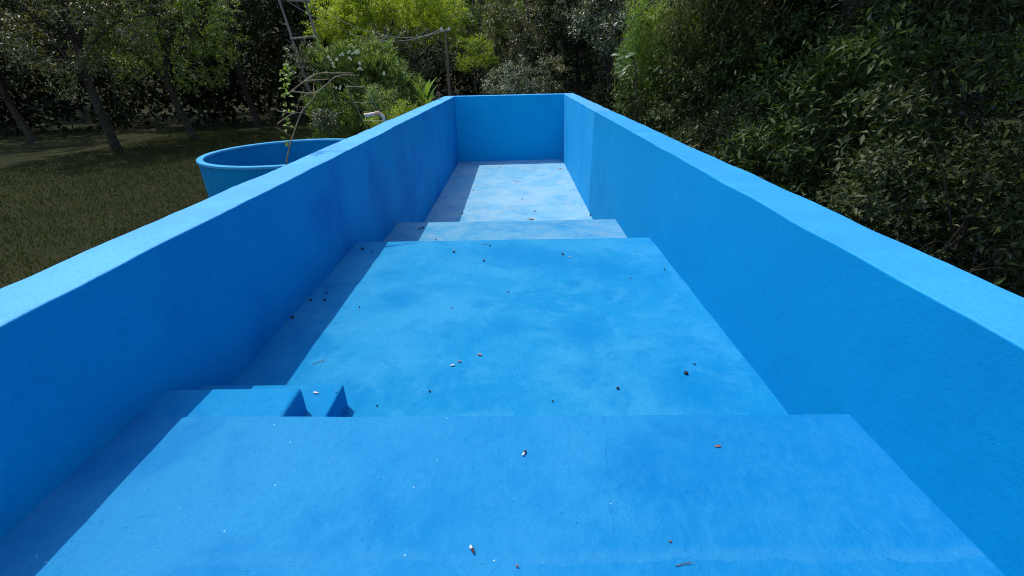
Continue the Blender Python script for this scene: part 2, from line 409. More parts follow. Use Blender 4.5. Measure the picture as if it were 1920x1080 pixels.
def tree(name, label, cat, group, c, r, mat, barkm, n=60, per=140, L=.12, Wd=.06, base=None, tr=.12, cr=.24, shell=.5, low=-.9, limbs=9,
         out=.5, up=.2, droop=0., flare=1.3, hang=None, parts=('crown', 'trunk'), spray=None, whorl=False):
    """a tapered trunk with limbs into the crown, and a crown of leaf clumps of uneven size"""
    c = np.asarray(c, float); r = np.asarray(r, float)
    bx, by = (c[0], c[1]) if base is None else base
    root = empty(name, (bx, by, gz(bx, by))); tag(root, label, cat, group)
    cl = clumps_in(c, r, n, shell, low)
    inner = clumps_in(c, r*.6, max(4, n//4), .1)
    cl = np.concatenate([cl, inner]); cl[:, 2] = np.maximum(cl[:, 2], gz(bx, by)+.15)
    rad = cr*r.mean()*(.6+.8*rng.random(len(cl)))
    if spray: V, F = sprays_on(cl, rad, max(3, int(per/spray[0])), spray[0], spray[1], L, Wd, up, droop, c, whorl)
    else: V, F = leaves_on(cl, rad, per, L, Wd, out, up, droop)
    if hang is not None:
        V2, F2 = hang(cl, r); F2 = F2+len(V); V = np.concatenate([V, V2]); F = np.concatenate([F, F2])
    V, F = clear_of_basin(V)
    from_np(parts[0], V, F, mat, root)
    bm = bmesh.new()
    b0 = Vector((bx, by, gz(bx, by)-.15)); top = Vector(c)+Vector((0, 0, r[2]*.55))
    k = Vector((rng.normal()*.12, rng.normal()*.12, 0))*r[0]
    tp = spline([b0, b0.lerp(top, .35)+k, b0.lerp(top, .7)-k*.6, top], 5)
    tube_bm(bm, tp, [tr*(flare if i == 0 else 1)*(1-.8*i/(len(tp)-1)) for i in range(len(tp))], 8)
    for i in rng.choice(len(cl), min(limbs, len(cl)), replace=False):
        e = Vector(cl[i]); h = rng.uniform(.35, .85)
        s = tp[int(h*(len(tp)-1))]
        m = s.lerp(e, .5)+Vector((0, 0, .12*r[2]))
        lp = spline([s, m, e], 4); r0 = tr*(1-.75*h)*.55
        tube_bm(bm, lp, [r0*(1-.75*q/(len(lp)-1)) for q in range(len(lp))], 5)
    from_bm(parts[1], bm, barkm, root)
    return root

def ptree(u, v, y, wu, hv, depth=.9, **k):
    """crown given by where it stands: direction, distance and angular size"""
    c = at(u, v, y); s = px(y)
    return tree(c=c, r=(wu*s/2, wu*s/2*depth, hv*s/2), **k)

BARK = simple('bark', (.055, .042, .03), (.12, .095, .07), 14, .95, .1, .8, (1, 1, .25))
BARKD = simple('bark_dark', (.03, .024, .018), (.07, .055, .042), 14, .95, .1, .8, (1, 1, .25))
F_yel = leafmat('leaf_yellow_green', ((.20, .28, .02), (.36, .44, .04), (.27, .35, .025), (.13, .19, .018), (.42, .42, .05), (.16, .23, .02)), trans=.6)
F_mid = leafmat('leaf_mid_green', ((.08, .14, .022), (.18, .25, .035), (.28, .33, .10), (.09, .15, .022), (.05, .095, .016)), trans=.38)
F_dark = leafmat('leaf_dark_green', ((.011, .018, .006), (.022, .031, .009), (.007, .011, .004)), .6, .18, spec=.12)
F_droop = leafmat('leaf_dark_drooping', ((.045, .058, .016), (.09, .10, .028), (.025, .034, .01), (.2, .22, .07), (.03, .04, .012)), .5, .34, spec=.25)
F_grey = leafmat('leaf_grey_green', ((.06, .085, .035), (.36, .38, .24), (.10, .13, .05), (.05, .07, .028), (.22, .25, .13), (.04, .055, .024)), .36, .14, spec=.5)
F_olive = leafmat('leaf_olive_brown', ((.065, .07, .022), (.13, .13, .038), (.32, .31, .13), (.08, .085, .025), (.045, .05, .017)), .38, .2, spec=.45)
F_grey2 = leafmat('leaf_small_grey', ((.07, .10, .035), (.12, .15, .06), (.045, .065, .022)), .42, .35, spec=.4)
F_under = leafmat('leaf_shaded_grey', ((.028, .04, .017), (.05, .065, .026), (.19, .21, .12), (.035, .05, .02), (.02, .03, .012)), .4, .12, spec=.4)
F_fresh = leafmat('leaf_fresh_green', ((.10, .175, .026), (.19, .28, .042), (.06, .115, .018), (.34, .42, .10), (.065, .12, .018)), .45, .48, spec=.3)
F_hedge2 = leafmat('leaf_hedge_green', ((.034, .066, .015), (.06, .10, .022), (.018, .036, .008), (.12, .17, .05), (.026, .05, .011)), .5, .28, spec=.22)
F_hedge = leafmat('leaf_hedge', ((.025, .04, .012), (.045, .066, .018), (.014, .024, .007), (.13, .15, .06), (.02, .032, .009)), .5, .2, spec=.25)
F_lime = leafmat('leaf_lime', ((0.168, 0.2326, 0.01152), (0.24, 0.2938, 0.0192), (0.12, 0.1836, 0.01152)), trans=.5)
F_fig = leafmat('leaf_broad', ((.10, .16, .05), (.17, .22, .10), (.08, .14, .03)), .38, .35, spec=.5)
F_canna = leafmat('leaf_canna', ((.12, .2, .02), (.17, .24, .03)), .35, .45)
F_ole = leafmat('leaf_oleander', ((.06, .105, .022), (.10, .17, .034), (.08, .135, .028), (.40, .46, .18), (.18, .27, .05), (.05, .085, .018)), .36, .34, spec=.45)

NEAR = 'trees behind the basin'
ptree(722, 46, 22, 275, 150, depth=.6, name='broadleaf_tree', label='tall sunlit yellow-green tree above the white-flowered bush', cat='tree', group=NEAR,
      mat=F_yel, barkm=BARK, n=120, per=180, L=.145, Wd=.06, tr=.16, cr=.17, shell=.55, spray=(9, .34), low=-.28)
ptree(752, 98, 20.2, 190, 74, name='broadleaf_shrub', label='grey-green fine-leaved shrub under the yellow-green tree', cat='shrub', group=NEAR,
      mat=F_under, barkm=BARKD, n=60, per=150, L=.10, Wd=.036, tr=.07, cr=.22, spray=(8, .25))
ptree(575, 10, 30, 210, 330, name='conifer_tree', label='very dark tree behind the leaning pole frame', cat='tree', group=NEAR,
      mat=F_dark, barkm=BARKD, n=90, per=150, L=.22, Wd=.08, tr=.22, cr=.2)
ptree(893, 22, 25, 180, 150, name='broadleaf_tree', label='mid-green tree directly behind the thin utility post', cat='tree', group=NEAR,
      mat=F_mid, barkm=BARK, n=75, per=150, L=.17, Wd=.07, tr=.16, cr=.17, spray=(9, .38))
ptree(985, 60, 22, 150, 200, name='broadleaf_tree', label='olive-brown tree with small glinting leaves behind the end wall', cat='tree', group=NEAR,
      mat=F_olive, barkm=BARK, n=66, per=140, L=.145, Wd=.065, tr=.14, cr=.165, spray=(8, .3))
ptree(890, 99, 17, 66, 54, name='broadleaf_shrub', label='small bright lime-green shrub beside the utility post', cat='shrub', group=NEAR,
      mat=F_lime, barkm=BARK, n=20, per=80, L=.10, Wd=.045, tr=.03, cr=.26, spray=(7, .2))
ptree(968, 158, 14.6, 125, 84, name='broadleaf_shrub', label='glossy grey-green shrub just over the end wall', cat='shrub', group=NEAR,
      mat=F_grey, barkm=BARKD, n=54, per=100, L=.085, Wd=.04, tr=.04, cr=.2, spray=(7, .2))
ptree(1034, 152, 15, 54, 80, name='broadleaf_shrub', label='darker sparse shrub by the right corner of the end wall', cat='shrub', group=NEAR,
      mat=F_olive, barkm=BARKD, n=26, per=60, L=.085, Wd=.045, tr=.035, cr=.22, spray=(7, .22))
ptree(1085, 70, 20, 150, 300, name='broadleaf_tree', label='nearly black tree beyond the right corner of the basin', cat='tree', group=NEAR,
      mat=F_dark, barkm=BARKD, n=90, per=150, L=.15, Wd=.07, tr=.16, cr=.2, spray=(8, .35))
ptree(1162, 34, 13.6, 150, 115, name='broadleaf_tree', label='glossy grey-leaved tree left of the drooping green tree', cat='tree', group=NEAR,
      mat=F_grey, barkm=BARKD, n=54, per=110, L=.12, Wd=.058, tr=.12, cr=.17, spray=(7, .24))

def hang_fn(nb, ln, Lf, Wf):
    """long drooping sprays under the clumps"""
    def f(cl, r):
        idx = rng.integers(0, len(cl), nb); P0 = cl[idx]+rng.normal(size=(nb, 3))*.12*r
        k = 26; ll = ln*(.5+rng.random((nb, 1)))
        side = unit(nb)*np.array([1, 1, 0])*.35
        t = np.linspace(0, 1, k)[None, :, None]
        P = P0[:, None, :]+side[:, None, :]*ll[:, :, None]*t**.7+np.array([0, 0, -1])*ll[:, :, None]*t
        P = P.reshape(-1, 3); n = len(P)
        D = unit(n)*.55+np.array([0, 0, -.9])
        return leaf_geo(P+rng.normal(size=(n, 3))*.015, D, unit(n), Lf*(.6+.8*rng.random(n)), Wf*np.ones(n))
    return f
ptree(1255, 38, 10.2, 175, 130, name='drooping_tree', label='drooping fresh-green tree over the right wall', cat='tree', group=NEAR,
      mat=F_fresh, barkm=BARKD, n=56, per=70, L=.09, Wd=.026, tr=.12, cr=.2, droop=.6, spray=(9, .3), hang=hang_fn(460, .8, .085, .017))
ptree(1345, 40, 9.0, 150, 330, name='drooping_tree', label='very dark drooping tree at the right end of the tree line', cat='tree', group=NEAR,
      mat=F_droop, barkm=BARKD, n=60, per=90, L=.11, Wd=.035, tr=.12, cr=.2, droop=.5, spray=(9, .32), hang=hang_fn(420, .9, .10, .018))

# ------------------------------------------------------------------ tall trees that overhang the hedge, above the picture; crowns shaped to shade it
def tall(x, y, cx, cy, cz, rr, label):
    tree('tall_tree', label, 'tree', 'tall trees over the hedge', (cx, cy, cz), rr, F_dark, BARKD, n=110, per=110, L=.22, Wd=.11, base=(x, y), tr=.2, cr=.19, shell=.5)
tall(5.6, 8.0, 3.85, 7.1, 6.3, (3.1, 2.5, 1.6), 'tall dark tree whose trunk stands behind the hedge midway along the right wall')
tall(5.7, 3.4, 3.85, 2.6, 6.3, (3.1, 2.7, 1.6), 'tall dark tree standing behind the hedge at the near end of the right wall')

# hedge shrubs along the right wall
HG = 'dark shrubs along the right wall'
hd = [(2.75, 3.0, 'nearest the ledge'), (2.9, 4.6, 'beside the landing'), (2.7, 6.2, 'beside the step'), (2.95, 7.7, 'beside the darker stretch of wall'),
      (2.7, 9.2, 'beside the repainted stretch of wall'), (2.8, 10.8, 'beside the far floor'), (2.7, 12.5, 'by the far corner of the basin'), (2.9, 14.4, 'just past the end of the right wall'),
      (3.0, 1.3, 'outside the near end of the right wall'), (3.2, -.4, 'behind the viewer beside the right wall')]
for i, (x, y, w) in enumerate(hd):
    h = 1.15+.18*math.sin(i*2.1)
    tree('hedge_shrub', 'dark glossy shrub ' + w, 'shrub', HG, (x+.25, y, h), (.95, 1.05, h), F_dark if 5 <= i <= 7 else (F_hedge, F_hedge2, F_hedge)[i % 3], BARKD, n=48, per=170, L=(.08, .13, .07)[i % 3], Wd=(.032, .042, .036)[i % 3], tr=.04, cr=.22, shell=.55, limbs=16, spray=((8, .24), (9, .34), (7, .2))[i % 3])
hd2 = [(4.6, 2.2), (4.7, 5.6), (4.5, 8.6), (4.6, 11.6), (4.6, 14.6)]
for i, ((x, y), w) in enumerate(zip(hd2, ('at the near end', 'level with the step', 'level with the repainted wall', 'level with the far floor', 'past the far corner'))):
    tree('hedge_shrub', 'tall dark shrub in the second row of the hedge ' + w, 'shrub', HG, (x, y, 1.75), (1.35, 1.75, 1.75), (F_hedge2, F_hedge)[i % 2], BARKD, n=70, per=150, L=.13, Wd=.045, tr=.05, cr=.19, shell=.55, limbs=14, spray=(9, .4), droop=.35)

# ------------------------------------------------------------------ trees and wood further round
BG = 'garden trees further round'
bgl = [(430, 10, 24, 260, 300, F_dark, 'dark tree on the lawn left of the pole frame'), (290, 20, 20, 260, 260, F_mid, 'mid-green tree left across the lawn'),
       (110, 0, 17, 300, 320, F_olive, 'olive-brown tree near the left edge of the view'), (-40, 40, 20, 260, 260, F_dark, 'dark tree at the far left end'),
       (1480, 20, 10, 240, 330, F_olive, 'olive-brown tree right of the drooping trees'), (1640, 20, 9, 260, 330, F_dark, 'dark tree at the right beyond the hedge'),
       (1830, 0, 9, 280, 330, F_mid, 'mid-green tree at the right edge of the view')]
for (u, v, y, w, h, m, lab) in bgl:
    ptree(u, v, y, w, h, name='garden_tree', label=lab, cat='tree', group=BG, mat=m, barkm=BARKD, n=95, per=150, L=.15, Wd=.065, tr=.16, cr=.18, spray=(9, .38), limbs=14)
def woodland():
    cl = []
    for x in np.arange(-48, 49, 2.4):
        for row, yy in enumerate((31, 35, 40)):
            y = yy-abs(x)*.33+rng.normal()*.8; x2 = x+rng.normal()*.8
            h = 4.5+1.5*rng.random()+row*2.2
            c = clumps_in((x2, y, h*.5+gz(x2, y)), (2.0, 1.8, h*.55), 34, .5)
            cl.append(c)
    cl = np.concatenate(cl); cl[:, 2] = np.maximum(cl[:, 2], .2)
    V, F = leaves_on(cl, .75, 26, .36, .2, .5, .1)
    o = from_np('woodland', V, F, F_dark); tag(o, 'dark mass of woodland closing off the garden behind the single trees', 'woodland', None, 'stuff')
woodland()

def grass():
    n = 90000
    x = -2.2-13*rng.random(n)**1.2; y = 2.2+20*rng.random(n)
    keep = (x+3.1)**2+(y-7.1)**2 > 1.7; x, y = x[keep], y[keep]; n = len(x)
    z = np.zeros(n)
    P = np.stack([x, y, z-.01], 1); D = unit(n)*np.array([.7, .7, .1])+np.array([0, 0, .8])
    V, F = leaf_geo(P, D, unit(n), .05+.07*rng.random(n), .007+.006*rng.random(n), .1)
    M = leafmat('grass_blade', ((.02, .034, .005), (.036, .05, .008), (.05, .05, .018), (.015, .027, .004)), .8, .3, spec=.05)
    o = from_np('grass', V, F, M); tag(o, 'rough grass of the garden left of the basin', 'grass', None, 'stuff')
grass()

# ------------------------------------------------------------------ oleander with white flowers
def oleander():
    y = 12.6; c = at(690, 188, y); s = px(y)
    root = empty('oleander_bush', (c.x, c.y, 0)); tag(root, 'oleander bush with narrow leaves and white flowers behind the left wall', 'bush')
    cl = clumps_in((c.x, c.y, 1.35), (1.5, 1.1, 1.4), 165, .6); cl[:, 2] = np.maximum(cl[:, 2], .2)
    cl = np.concatenate([cl, clumps_in((c.x-.1, c.y, 2.5), (1.05, .8, .5), 60, .4)])
    V, F = sprays_on(cl, .2, 7, 12, .3, .21, .034, .9, 0, (c.x, c.y, .6), True)
    from_np('foliage', V, F, F_ole, root)
    bm = bmesh.new()
    for i in range(16):
        e = Vector(cl[rng.integers(0, len(cl))]); b = Vector((c.x+rng.normal()*.2, c.y+rng.normal()*.2, -.05))
        p = spline([b, b.lerp(e, .5)+Vector((0, 0, .25)), e], 4); tube_bm(bm, p, [.022*(1-.7*k/(len(p)-1)) for k in range(len(p))], 5)
    from_bm('stem', bm, BARK, root)
    NW = NT('oleander_petal'); MW = NW.done(NW.bsdf(NW.mix(NW.noise(30), (.64, .64, .36), (.74, .72, .5)), .6, .2))
    for (u, v) in ((644, 101), (658, 108), (670, 97), (630, 112), (623, 117), (676, 129), (675, 121), (722, 139), (637, 164), (655, 99), (668, 93), (618, 110)):
        p = at(u, v, y-1.45 if v > 150 else y-1.25)
        for k in range(3):
            q = p+Vector((rng.normal()*.03, rng.normal()*.02, rng.normal()*.025)); bm = bmesh.new(); m = bm.verts.new(q); ax = rng.uniform(0, 1)
            for i in range(5):
                a0 = (i+ax)*2*math.pi/5; r_ = [bm.verts.new(q+Vector((.042*f_*math.cos(a0+d_), -.02*f_, .042*f_*math.sin(a0+d_)))) for f_, d_ in ((.55, -.5), (.72, 0), (.55, .5))]
                bm.faces.new((m, r_[0], r_[1])); bm.faces.new((m, r_[1], r_[2]))
            from_bm('flower', bm, None if not MW else MW, root, sharp=80)
oleander()
ptree(572, 118, 12.4, 62, 52, name='olive_shrub', label='pale olive-leaved sapling in front of the leaning pole frame', cat='shrub', mat=F_grey, barkm=BARK, group='',
      n=20, per=60, L=.10, Wd=.026, tr=.02, cr=.3, up=.5, spray=(9, .2), whorl=True)
ptree(748, 226, 10.8, 125, 56, name='garden_shrub', label='low yellowish shrub just behind the left wall', cat='shrub', group='', mat=F_yel, barkm=BARK,
      n=50, per=80, L=.06, Wd=.03, tr=.02, cr=.2, spray=(7, .14))
ptree(716, 190, 9.4, 60, 50, name='garden_shrub', label='leafy bush hanging over the bent pipe', cat='shrub', group='', mat=F_mid, barkm=BARK,
      n=24, per=60, L=.05, Wd=.03, tr=.02, cr=.26, spray=(6, .14))
ptree(615, 228, 11.0, 60, 44, name='garden_shrub', label='small silvery weed shrub at the foot of the oleander', cat='shrub', group='', mat=F_grey, barkm=BARK,
      n=22, per=40, L=.06, Wd=.03, tr=.015, cr=.28)

# ------------------------------------------------------------------ blade helper for broad leaves
def blade(bm, p, d, nrm, L, Wd, bend=.25, n=7, wave=.0):
    p = Vector(p); d = Vector(d).normalized(); s = d.cross(Vector(nrm)).normalized(); u = s.cross(d)
    row = []
    for i in range(n+1):
        t = i/n; w = Wd*.5*math.sin(math.pi*min(1, t*.93+.05))**.75*(1-t**5)
        q = p+d*L*t-u*bend*L*t*t
        row.append((bm.verts.new(q-s*w+u*w*.35*(1+wave*math.sin(9*t))), bm.verts.new(q), bm.verts.new(q+s*w+u*w*.35*(1-wave*math.sin(8*t)))))
    for a, b in zip(row, row[1:]):
        bm.faces.new((a[0], a[1], b[1], b[0])); bm.faces.new((a[1], a[2], b[2], b[1]))

def canna():
    y = 11.5; b = at(800, 205, y); root = empty('canna_plant', (b.x, b.y, 0)); tag(root, 'bright green broad-leaved plant sticking up behind the left wall', 'plant')
    bm = bmesh.new(); top = at(798, 176, y)
    for i in range(14):
        a = i*2.4; bs = Vector((b.x+.10*math.cos(a), b.y+.08*math.sin(a), top.z-.34+.03*i))
        blade(bm, bs, (math.cos(a)*.45, math.sin(a)*.3, 1), (-math.cos(a), -math.sin(a), .4), .24+.012*i, .115, .25)
    from_bm('leaves', bm, F_canna, root, sharp=80)
    bm = bmesh.new(); tube_bm(bm, spline([(b.x, b.y, -.05), (b.x, b.y, 1), (b.x, b.y, top.z)], 4), .02, 6); from_bm('stem', bm, F_mid, root)
canna()

def fig():
    y = 8.6; c = at(1168, 118, y); bx = c.x+.25; root = empty('fig_sapling', (bx, y+.15, 0)); tag(root, 'sapling with large pale lobed leaves standing out against the dark hedge', 'sapling')
    bm = bmesh.new(); tube_bm(bm, spline([(bx, y+.15, -.05), (bx+.1, y+.15, 1.2), (bx, y+.1, c.z-.1), (c.x+.05, y, c.z+.15)], 5), .014, 6); from_bm('stem', bm, BARK, root)
    bm = bmesh.new()
    for (u, v, a) in ((1168, 92, 2.6), (1155, 102, 2.9), (1163, 108, 3.5), (1152, 119, 3.0), (1158, 124, 3.3), (1177, 104, .6), (1184, 100, .3), (1160, 134, 3.4), (1172, 128, 3.8), (1180, 116, .2), (1168, 112, 2.2), (1166, 139, 3.9), (1185, 122, .1)):
        q = at(u, v, y+rng.normal()*.06)
        blade(bm, q+Vector((-.08*math.cos(a), 0, -.06*math.sin(a))), (math.cos(a), rng.normal()*.3-.2, math.sin(a)*.6+.05), (rng.normal()*.3, -.7, .8), .17, .075, .25, 6, .3)
    from_bm('leaves', bm, F_fig, root, sharp=80)
fig()

# ------------------------------------------------------------------ dry vine by the left wall
M_dry = simple('dry_vine', (.20, .13, .07), (.36, .27, .16), 30, .85, .15, .4)
def vine():
    y0 = 4.3
    base = at(520, 330, y0); root = empty('dry_vine', (base.x, y0, 0)); tag(root, 'bare brown vine of arching stems beside the left wall', 'vine')
    def P(l, dy=0): return [at(u, v, y0+dy+.05*i) for i, (u, v) in enumerate(l)]
    stems = [([(500, 700), (522, 420), (538, 300), (548, 258), (564, 213), (575, 198), (588, 184), (590, 174)], .0095),
             ([(530, 182), (545, 172), (572, 151), (596, 138), (628, 137), (662, 137)], .008),
             ([(545, 171), (589, 174), (612, 158), (634, 142), (674, 141)], .0075), ([(572, 152), (590, 150), (614, 149)], .007),
             ([(596, 173), (577, 177), (562, 188), (556, 211)], .005), ([(520, 208), (545, 211), (568, 211)], .005), ([(520, 232), (545, 215), (560, 211)], .006),
             ([(528, 203), (542, 211), (552, 214)], .004), ([(520, 240), (540, 252), (548, 258)], .005), ([(530, 268), (542, 264), (549, 256)], .004),
             ([(588, 172), (588, 160), (590, 156)], .004), ([(634, 142), (660, 155), (690, 180)], .003)]
    for i, (l, r) in enumerate(stems):
        bm = bmesh.new(); p = spline(P(l, .02*i), 5); tube_bm(bm, p, [r*.78*(1.2-.65*k/(len(p)-1)) for k in range(len(p))], 6); from_bm('stem', bm, M_dry, root)
    bm = bmesh.new()
    for (u, v) in [(538+rng.uniform(-14, 9), rng.uniform(118, 182)) for _ in range(34)]+[(540+rng.uniform(-10, 5), rng.uniform(195, 268)) for _ in range(16)]:
        blade(bm, at(u, v, y0+rng.normal()*.06), unit(1)[0]*np.array([1, .6, .5]), (rng.normal()*.4, -.6, .7), .045, .028, .3, 4)
    from_bm('leaves', bm, F_lime, root, sharp=80)
vine()

# ------------------------------------------------------------------ trellis, pipe, tank
M_wire = simple('grey_wire', (.24, .21, .17), (.4, .36, .3), 40, .5, .4, .1)
def trellis():
    y = 7.6; g = at(700, 300, y); root = empty('wire_trellis', (g.x, y, 0)); tag(root, 'thin wire trellis like a narrow ladder in front of the oleander', 'trellis')
    def foot(a, b): d = (b-a).normalized(); return a+d*((a.z+.05)/-d.z)
    A0, A1 = at(645, 156, y), at(691, 246, y); B0, B1 = at(683, 160, y), at(714, 215, y)
    for a, b in ((A0, A1), (B0, B1)):
        bm = bmesh.new(); tube_bm(bm, [a, b, foot(a, b)], .0035, 6); from_bm('rail', bm, M_wire, root)
    for v in (162, 191, 226):
        fa = (v-156)/90; fb = (v-160)/55
        bm = bmesh.new(); tube_bm(bm, [A0.lerp(A1, fa), B0.lerp(B1, fb)], .0032, 6); from_bm('rung', bm, M_wire, root)
trellis()
def pipe():
    y = 8.1; M = simple('stained_pipe', (.52, .36, .27), (.64, .54, .44), 18, .6, .3, .3)
    q = at(719, 212.5, y); x0, z1 = q.x, q.z
    root = empty('bent_pipe', (x0, y, 0)); tag(root, 'stained pipe with an elbow rising behind the left wall', 'pipe')
    bm = bmesh.new(); tube_bm(bm, [(x0+.03, y, -.05), (x0+.01, y, z1-.22), (x0+.005, y, z1-.12), (x0-.015, y, z1-.055), (x0-.055, y, z1-.012), (x0-.11, y, z1)], .031, 12); from_bm('riser', bm, M, root)
    a, b = Vector((x0-.09, y, z1)), Vector((x0-.32, y, z1-.03))
    bm = bmesh.new(); tube_bm(bm, [a, b], .034, 14, False); tube_bm(bm, [b, a], .028, 14, False)
    bmesh.ops.bridge_loops(bm, edges=[e for e in bm.edges if e.is_boundary]); from_bm('spout', bm, M, root)
    bm = bmesh.new(); tube_bm(bm, [a+Vector((.035, 0, 0)), a+Vector((-.045, 0, -.004))], .041, 12); from_bm('coupling', bm, simple('rusty_joint', (.40, .22, .13), (.52, .34, .24), 22), root)
pipe()
def tank():
    f = at(612, 260.5, 8.3); R = 1.2; cx, cy, zt = f.x-.05, 8.3-R, f.z
    root = empty('round_tank', (cx, cy, 0)); tag(root, 'round open blue tank beyond the left wall with a pale rim', 'tank')
    M = paint('paint_tank', (.001, .21, .42), (.002, .24, .46), (.001, .16, .36), 1, (.45, .7), (.5, .7), seed=9.9, grit=.15, pits=0)
    M2 = paint('paint_tank_rim', (.06, .36, .6), (.14, .45, .66), (.03, .25, .5), 2, (.45, .7), (.5, .7), seed=1.9, grit=.2, pits=0)
    def lathe(prof, n=72):
        bm = bmesh.new(); rings = []
        for (r, z) in prof: rings.append([bm.verts.new((cx+r*math.cos(2*math.pi*k/n), cy+r*math.sin(2*math.pi*k/n), z)) for k in range(n)])
        for a, b in zip(rings, rings[1:]):
            for k in range(n): bm.faces.new((a[k], a[(k+1) % n], b[(k+1) % n], b[k]))
        return bm
    bm = lathe([(R+.055, -.05), (R+.055, zt-.03), (R, zt-.03), (R-.02, .12), (.01, .10)]); from_bm('shell', bm, M, root)
    bm = lathe([(R-.012, zt-.032), (R-.012, zt-.006), (R-.002, zt), (R+.06, zt), (R+.07, zt-.006), (R+.07, zt-.034)]); from_bm('rim', bm, M2, root)
tank()

# ------------------------------------------------------------------ poles and cables
M_pole = simple('weathered_pole', (.13, .115, .10), (.24, .22, .19), 16, .9, .15, .5, (1, 1, .12))
M_ins = simple('glazed_insulator', (.6, .58, .52), (.72, .7, .66), 12, .3, .5, .05)
M_cab = simple('grey_cable', (.4, .38, .34), (.52, .5, .46), 30, .6, .3, .05)
def frame():
    y = 13.6
    def ext(a, b): d = (b-a); return a+d*((a.z+.1)/-d.z) if d.z < 0 else b
    L0, L1 = at(530, 20, y), at(573, 150, y); R0, R1 = at(570, -6, y), at(607, 117, y)
    fl, fr = ext(L0, L1), ext(R0, R1)
    root = empty('pole_frame', ((fl.x+fr.x)/2, y, 0)); tag(root, 'leaning frame of two weathered poles joined by a crossbar', 'pole frame')
    for a, b in ((L0, fl), (R0, fr)):
        up_ = a+(a-b).normalized()*.35
        bm = bmesh.new(); tube_bm(bm, spline([up_, a.lerp(b, .5)+Vector((.01, 0, 0)), b], 5), [.029+.001*k for k in range(11)], 9); from_bm('pole', bm, M_pole, root)
    bm = bmesh.new(); tube_bm(bm, [at(545, 73, y-.03), at(594, 68.5, y-.03)], .03, 8); from_bm('crossbar', bm, M_pole, root)
    bm = bmesh.new(); tube_bm(bm, [at(538, 1, y-.06), at(580, 1.5, y-.06)], .03, 8); from_bm('crossarm', bm, M_pole, root)
    return at(540, 3, y-.06), at(573, 3, y-.06)
def post():
    y = 18.6; t = at(835, 59, y); b = at(842, 175, y)
    root = empty('utility_post', (b.x, y, 0)); tag(root, 'thin wooden utility post with two white insulators on top', 'post')
    foot = Vector((b.x+.03, y, -.1))
    MP = simple('brown_post', (.12, .085, .055), (.22, .165, .11), 16, .9, .15, .5, (1, 1, .12))
    bm = bmesh.new(); tube_bm(bm, spline([t, t.lerp(foot, .4), foot], 5), [.04+.002*k for k in range(11)], 10); from_bm('pole', bm, MP, root)
    e = []
    bm = bmesh.new(); tube_bm(bm, [t+Vector((-.16, 0, -.02)), t+Vector((.17, 0, .02))], .022, 8); from_bm('crossarm', bm, M_pole, root)
    for dx in (-.12, .14):
        bm = bmesh.new(); q = t+Vector((dx, -.05, .02)); tube_bm(bm, [q, q+Vector((0, 0, .04)), q+Vector((0, 0, .07)), q+Vector((0, 0, .12))], [.03, .05, .03, .04], 10); from_bm('insulator', bm, M_ins, root)
        e.append(q+Vector((0, 0, .08)))
    return e
wa, wb = frame(); ea, eb = post()
def cable(a, b, sag, label):
    pts = [a.lerp(b, i/24)-Vector((0, 0, 4*sag*(i/24)*(1-i/24))) for i in range(25)]
    bm = bmesh.new(); tube_bm(bm, pts, .0065, 6); tag(from_bm('cable', bm, M_cab), label, 'cable', 'cables from the pole frame to the utility post')
cable(wb, eb, .52, 'lower pale cable sagging from the right pole of the frame to the utility post')
cable(wa, ea, .62, 'upper pale cable from the left pole of the frame to the utility post')

# dry seedheads behind the wall corner
M_seed = simple('dry_seed', (.22, .13, .08), (.36, .24, .17), 40)
for (u, v, w) in ((822, 177, 'left of the far left corner'), (857, 171, 'behind the left end of the end wall')):
    y = 13.3; p = at(u, v, y); root = empty('dry_flower', (p.x, y, 0)); tag(root, 'dry brown flower head on a stalk ' + w, 'flower', 'dry flower heads')
    bm = bmesh.new(); tube_bm(bm, [(p.x, y, -.05), (p.x+.02, y, p.z*.6), p], .008, 5); from_bm('stalk', bm, M_seed, root)
    Vf, Ff = leaf_geo(np.repeat(np.array([p]), 60, 0)+rng.normal(size=(60, 3))*.025, unit(60)+np.array([0, 0, .6]), unit(60), np.full(60, .06), np.full(60, .02))
    from_np('flower_head', Vf, Ff, M_seed, root)

# ------------------------------------------------------------------ fallen things on the basin
M_berry = simple('fallen_berry', (.012, .009, .012), (.035, .02, .02), 60, .5, .4, .3)
M_twig = simple('dry_twig', (.10, .06, .035), (.2, .13, .08), 60)
M_leaf = simple('dead_leaf', (.22, .10, .05), (.36, .2, .11), 60, .7, .2)
M_chip = simple('white_chip', (.62, .62, .58), (.78, .77, .72), 60, .7, .2)
M_brown = simple('brown_pellet', (.05, .025, .018), (.13, .07, .045), 80, .7, .2)
M_pink = simple('pink_flake', (.42, .2, .17), (.55, .33, .28), 60, .8, .1)
def berry(u, v, z, r, lab):
    p = on(u, v, z); r *= .78; bm = bmesh.new(); bmesh.ops.create_icosphere(bm, subdivisions=2, radius=r)
    for w in bm.verts: w.co *= 1+.18*noise.noise(w.co*60+Vector((u, v, 0))); w.co.z *= .78
    a = random.uniform(0, 6.3); tube_bm(bm, [(0, 0, r*.4), (r*.9*math.cos(a), r*.9*math.sin(a), r*1.0), (r*1.3*math.cos(a), r*1.3*math.sin(a), r*.95)], r*.12, 5)
    o = from_bm('fallen_berry', bm, M_berry); o.location = p+Vector((0, 0, r*.7+.002)); tag(o, 'small black fallen berry ' + lab, 'berry', 'fallen berries on the basin')
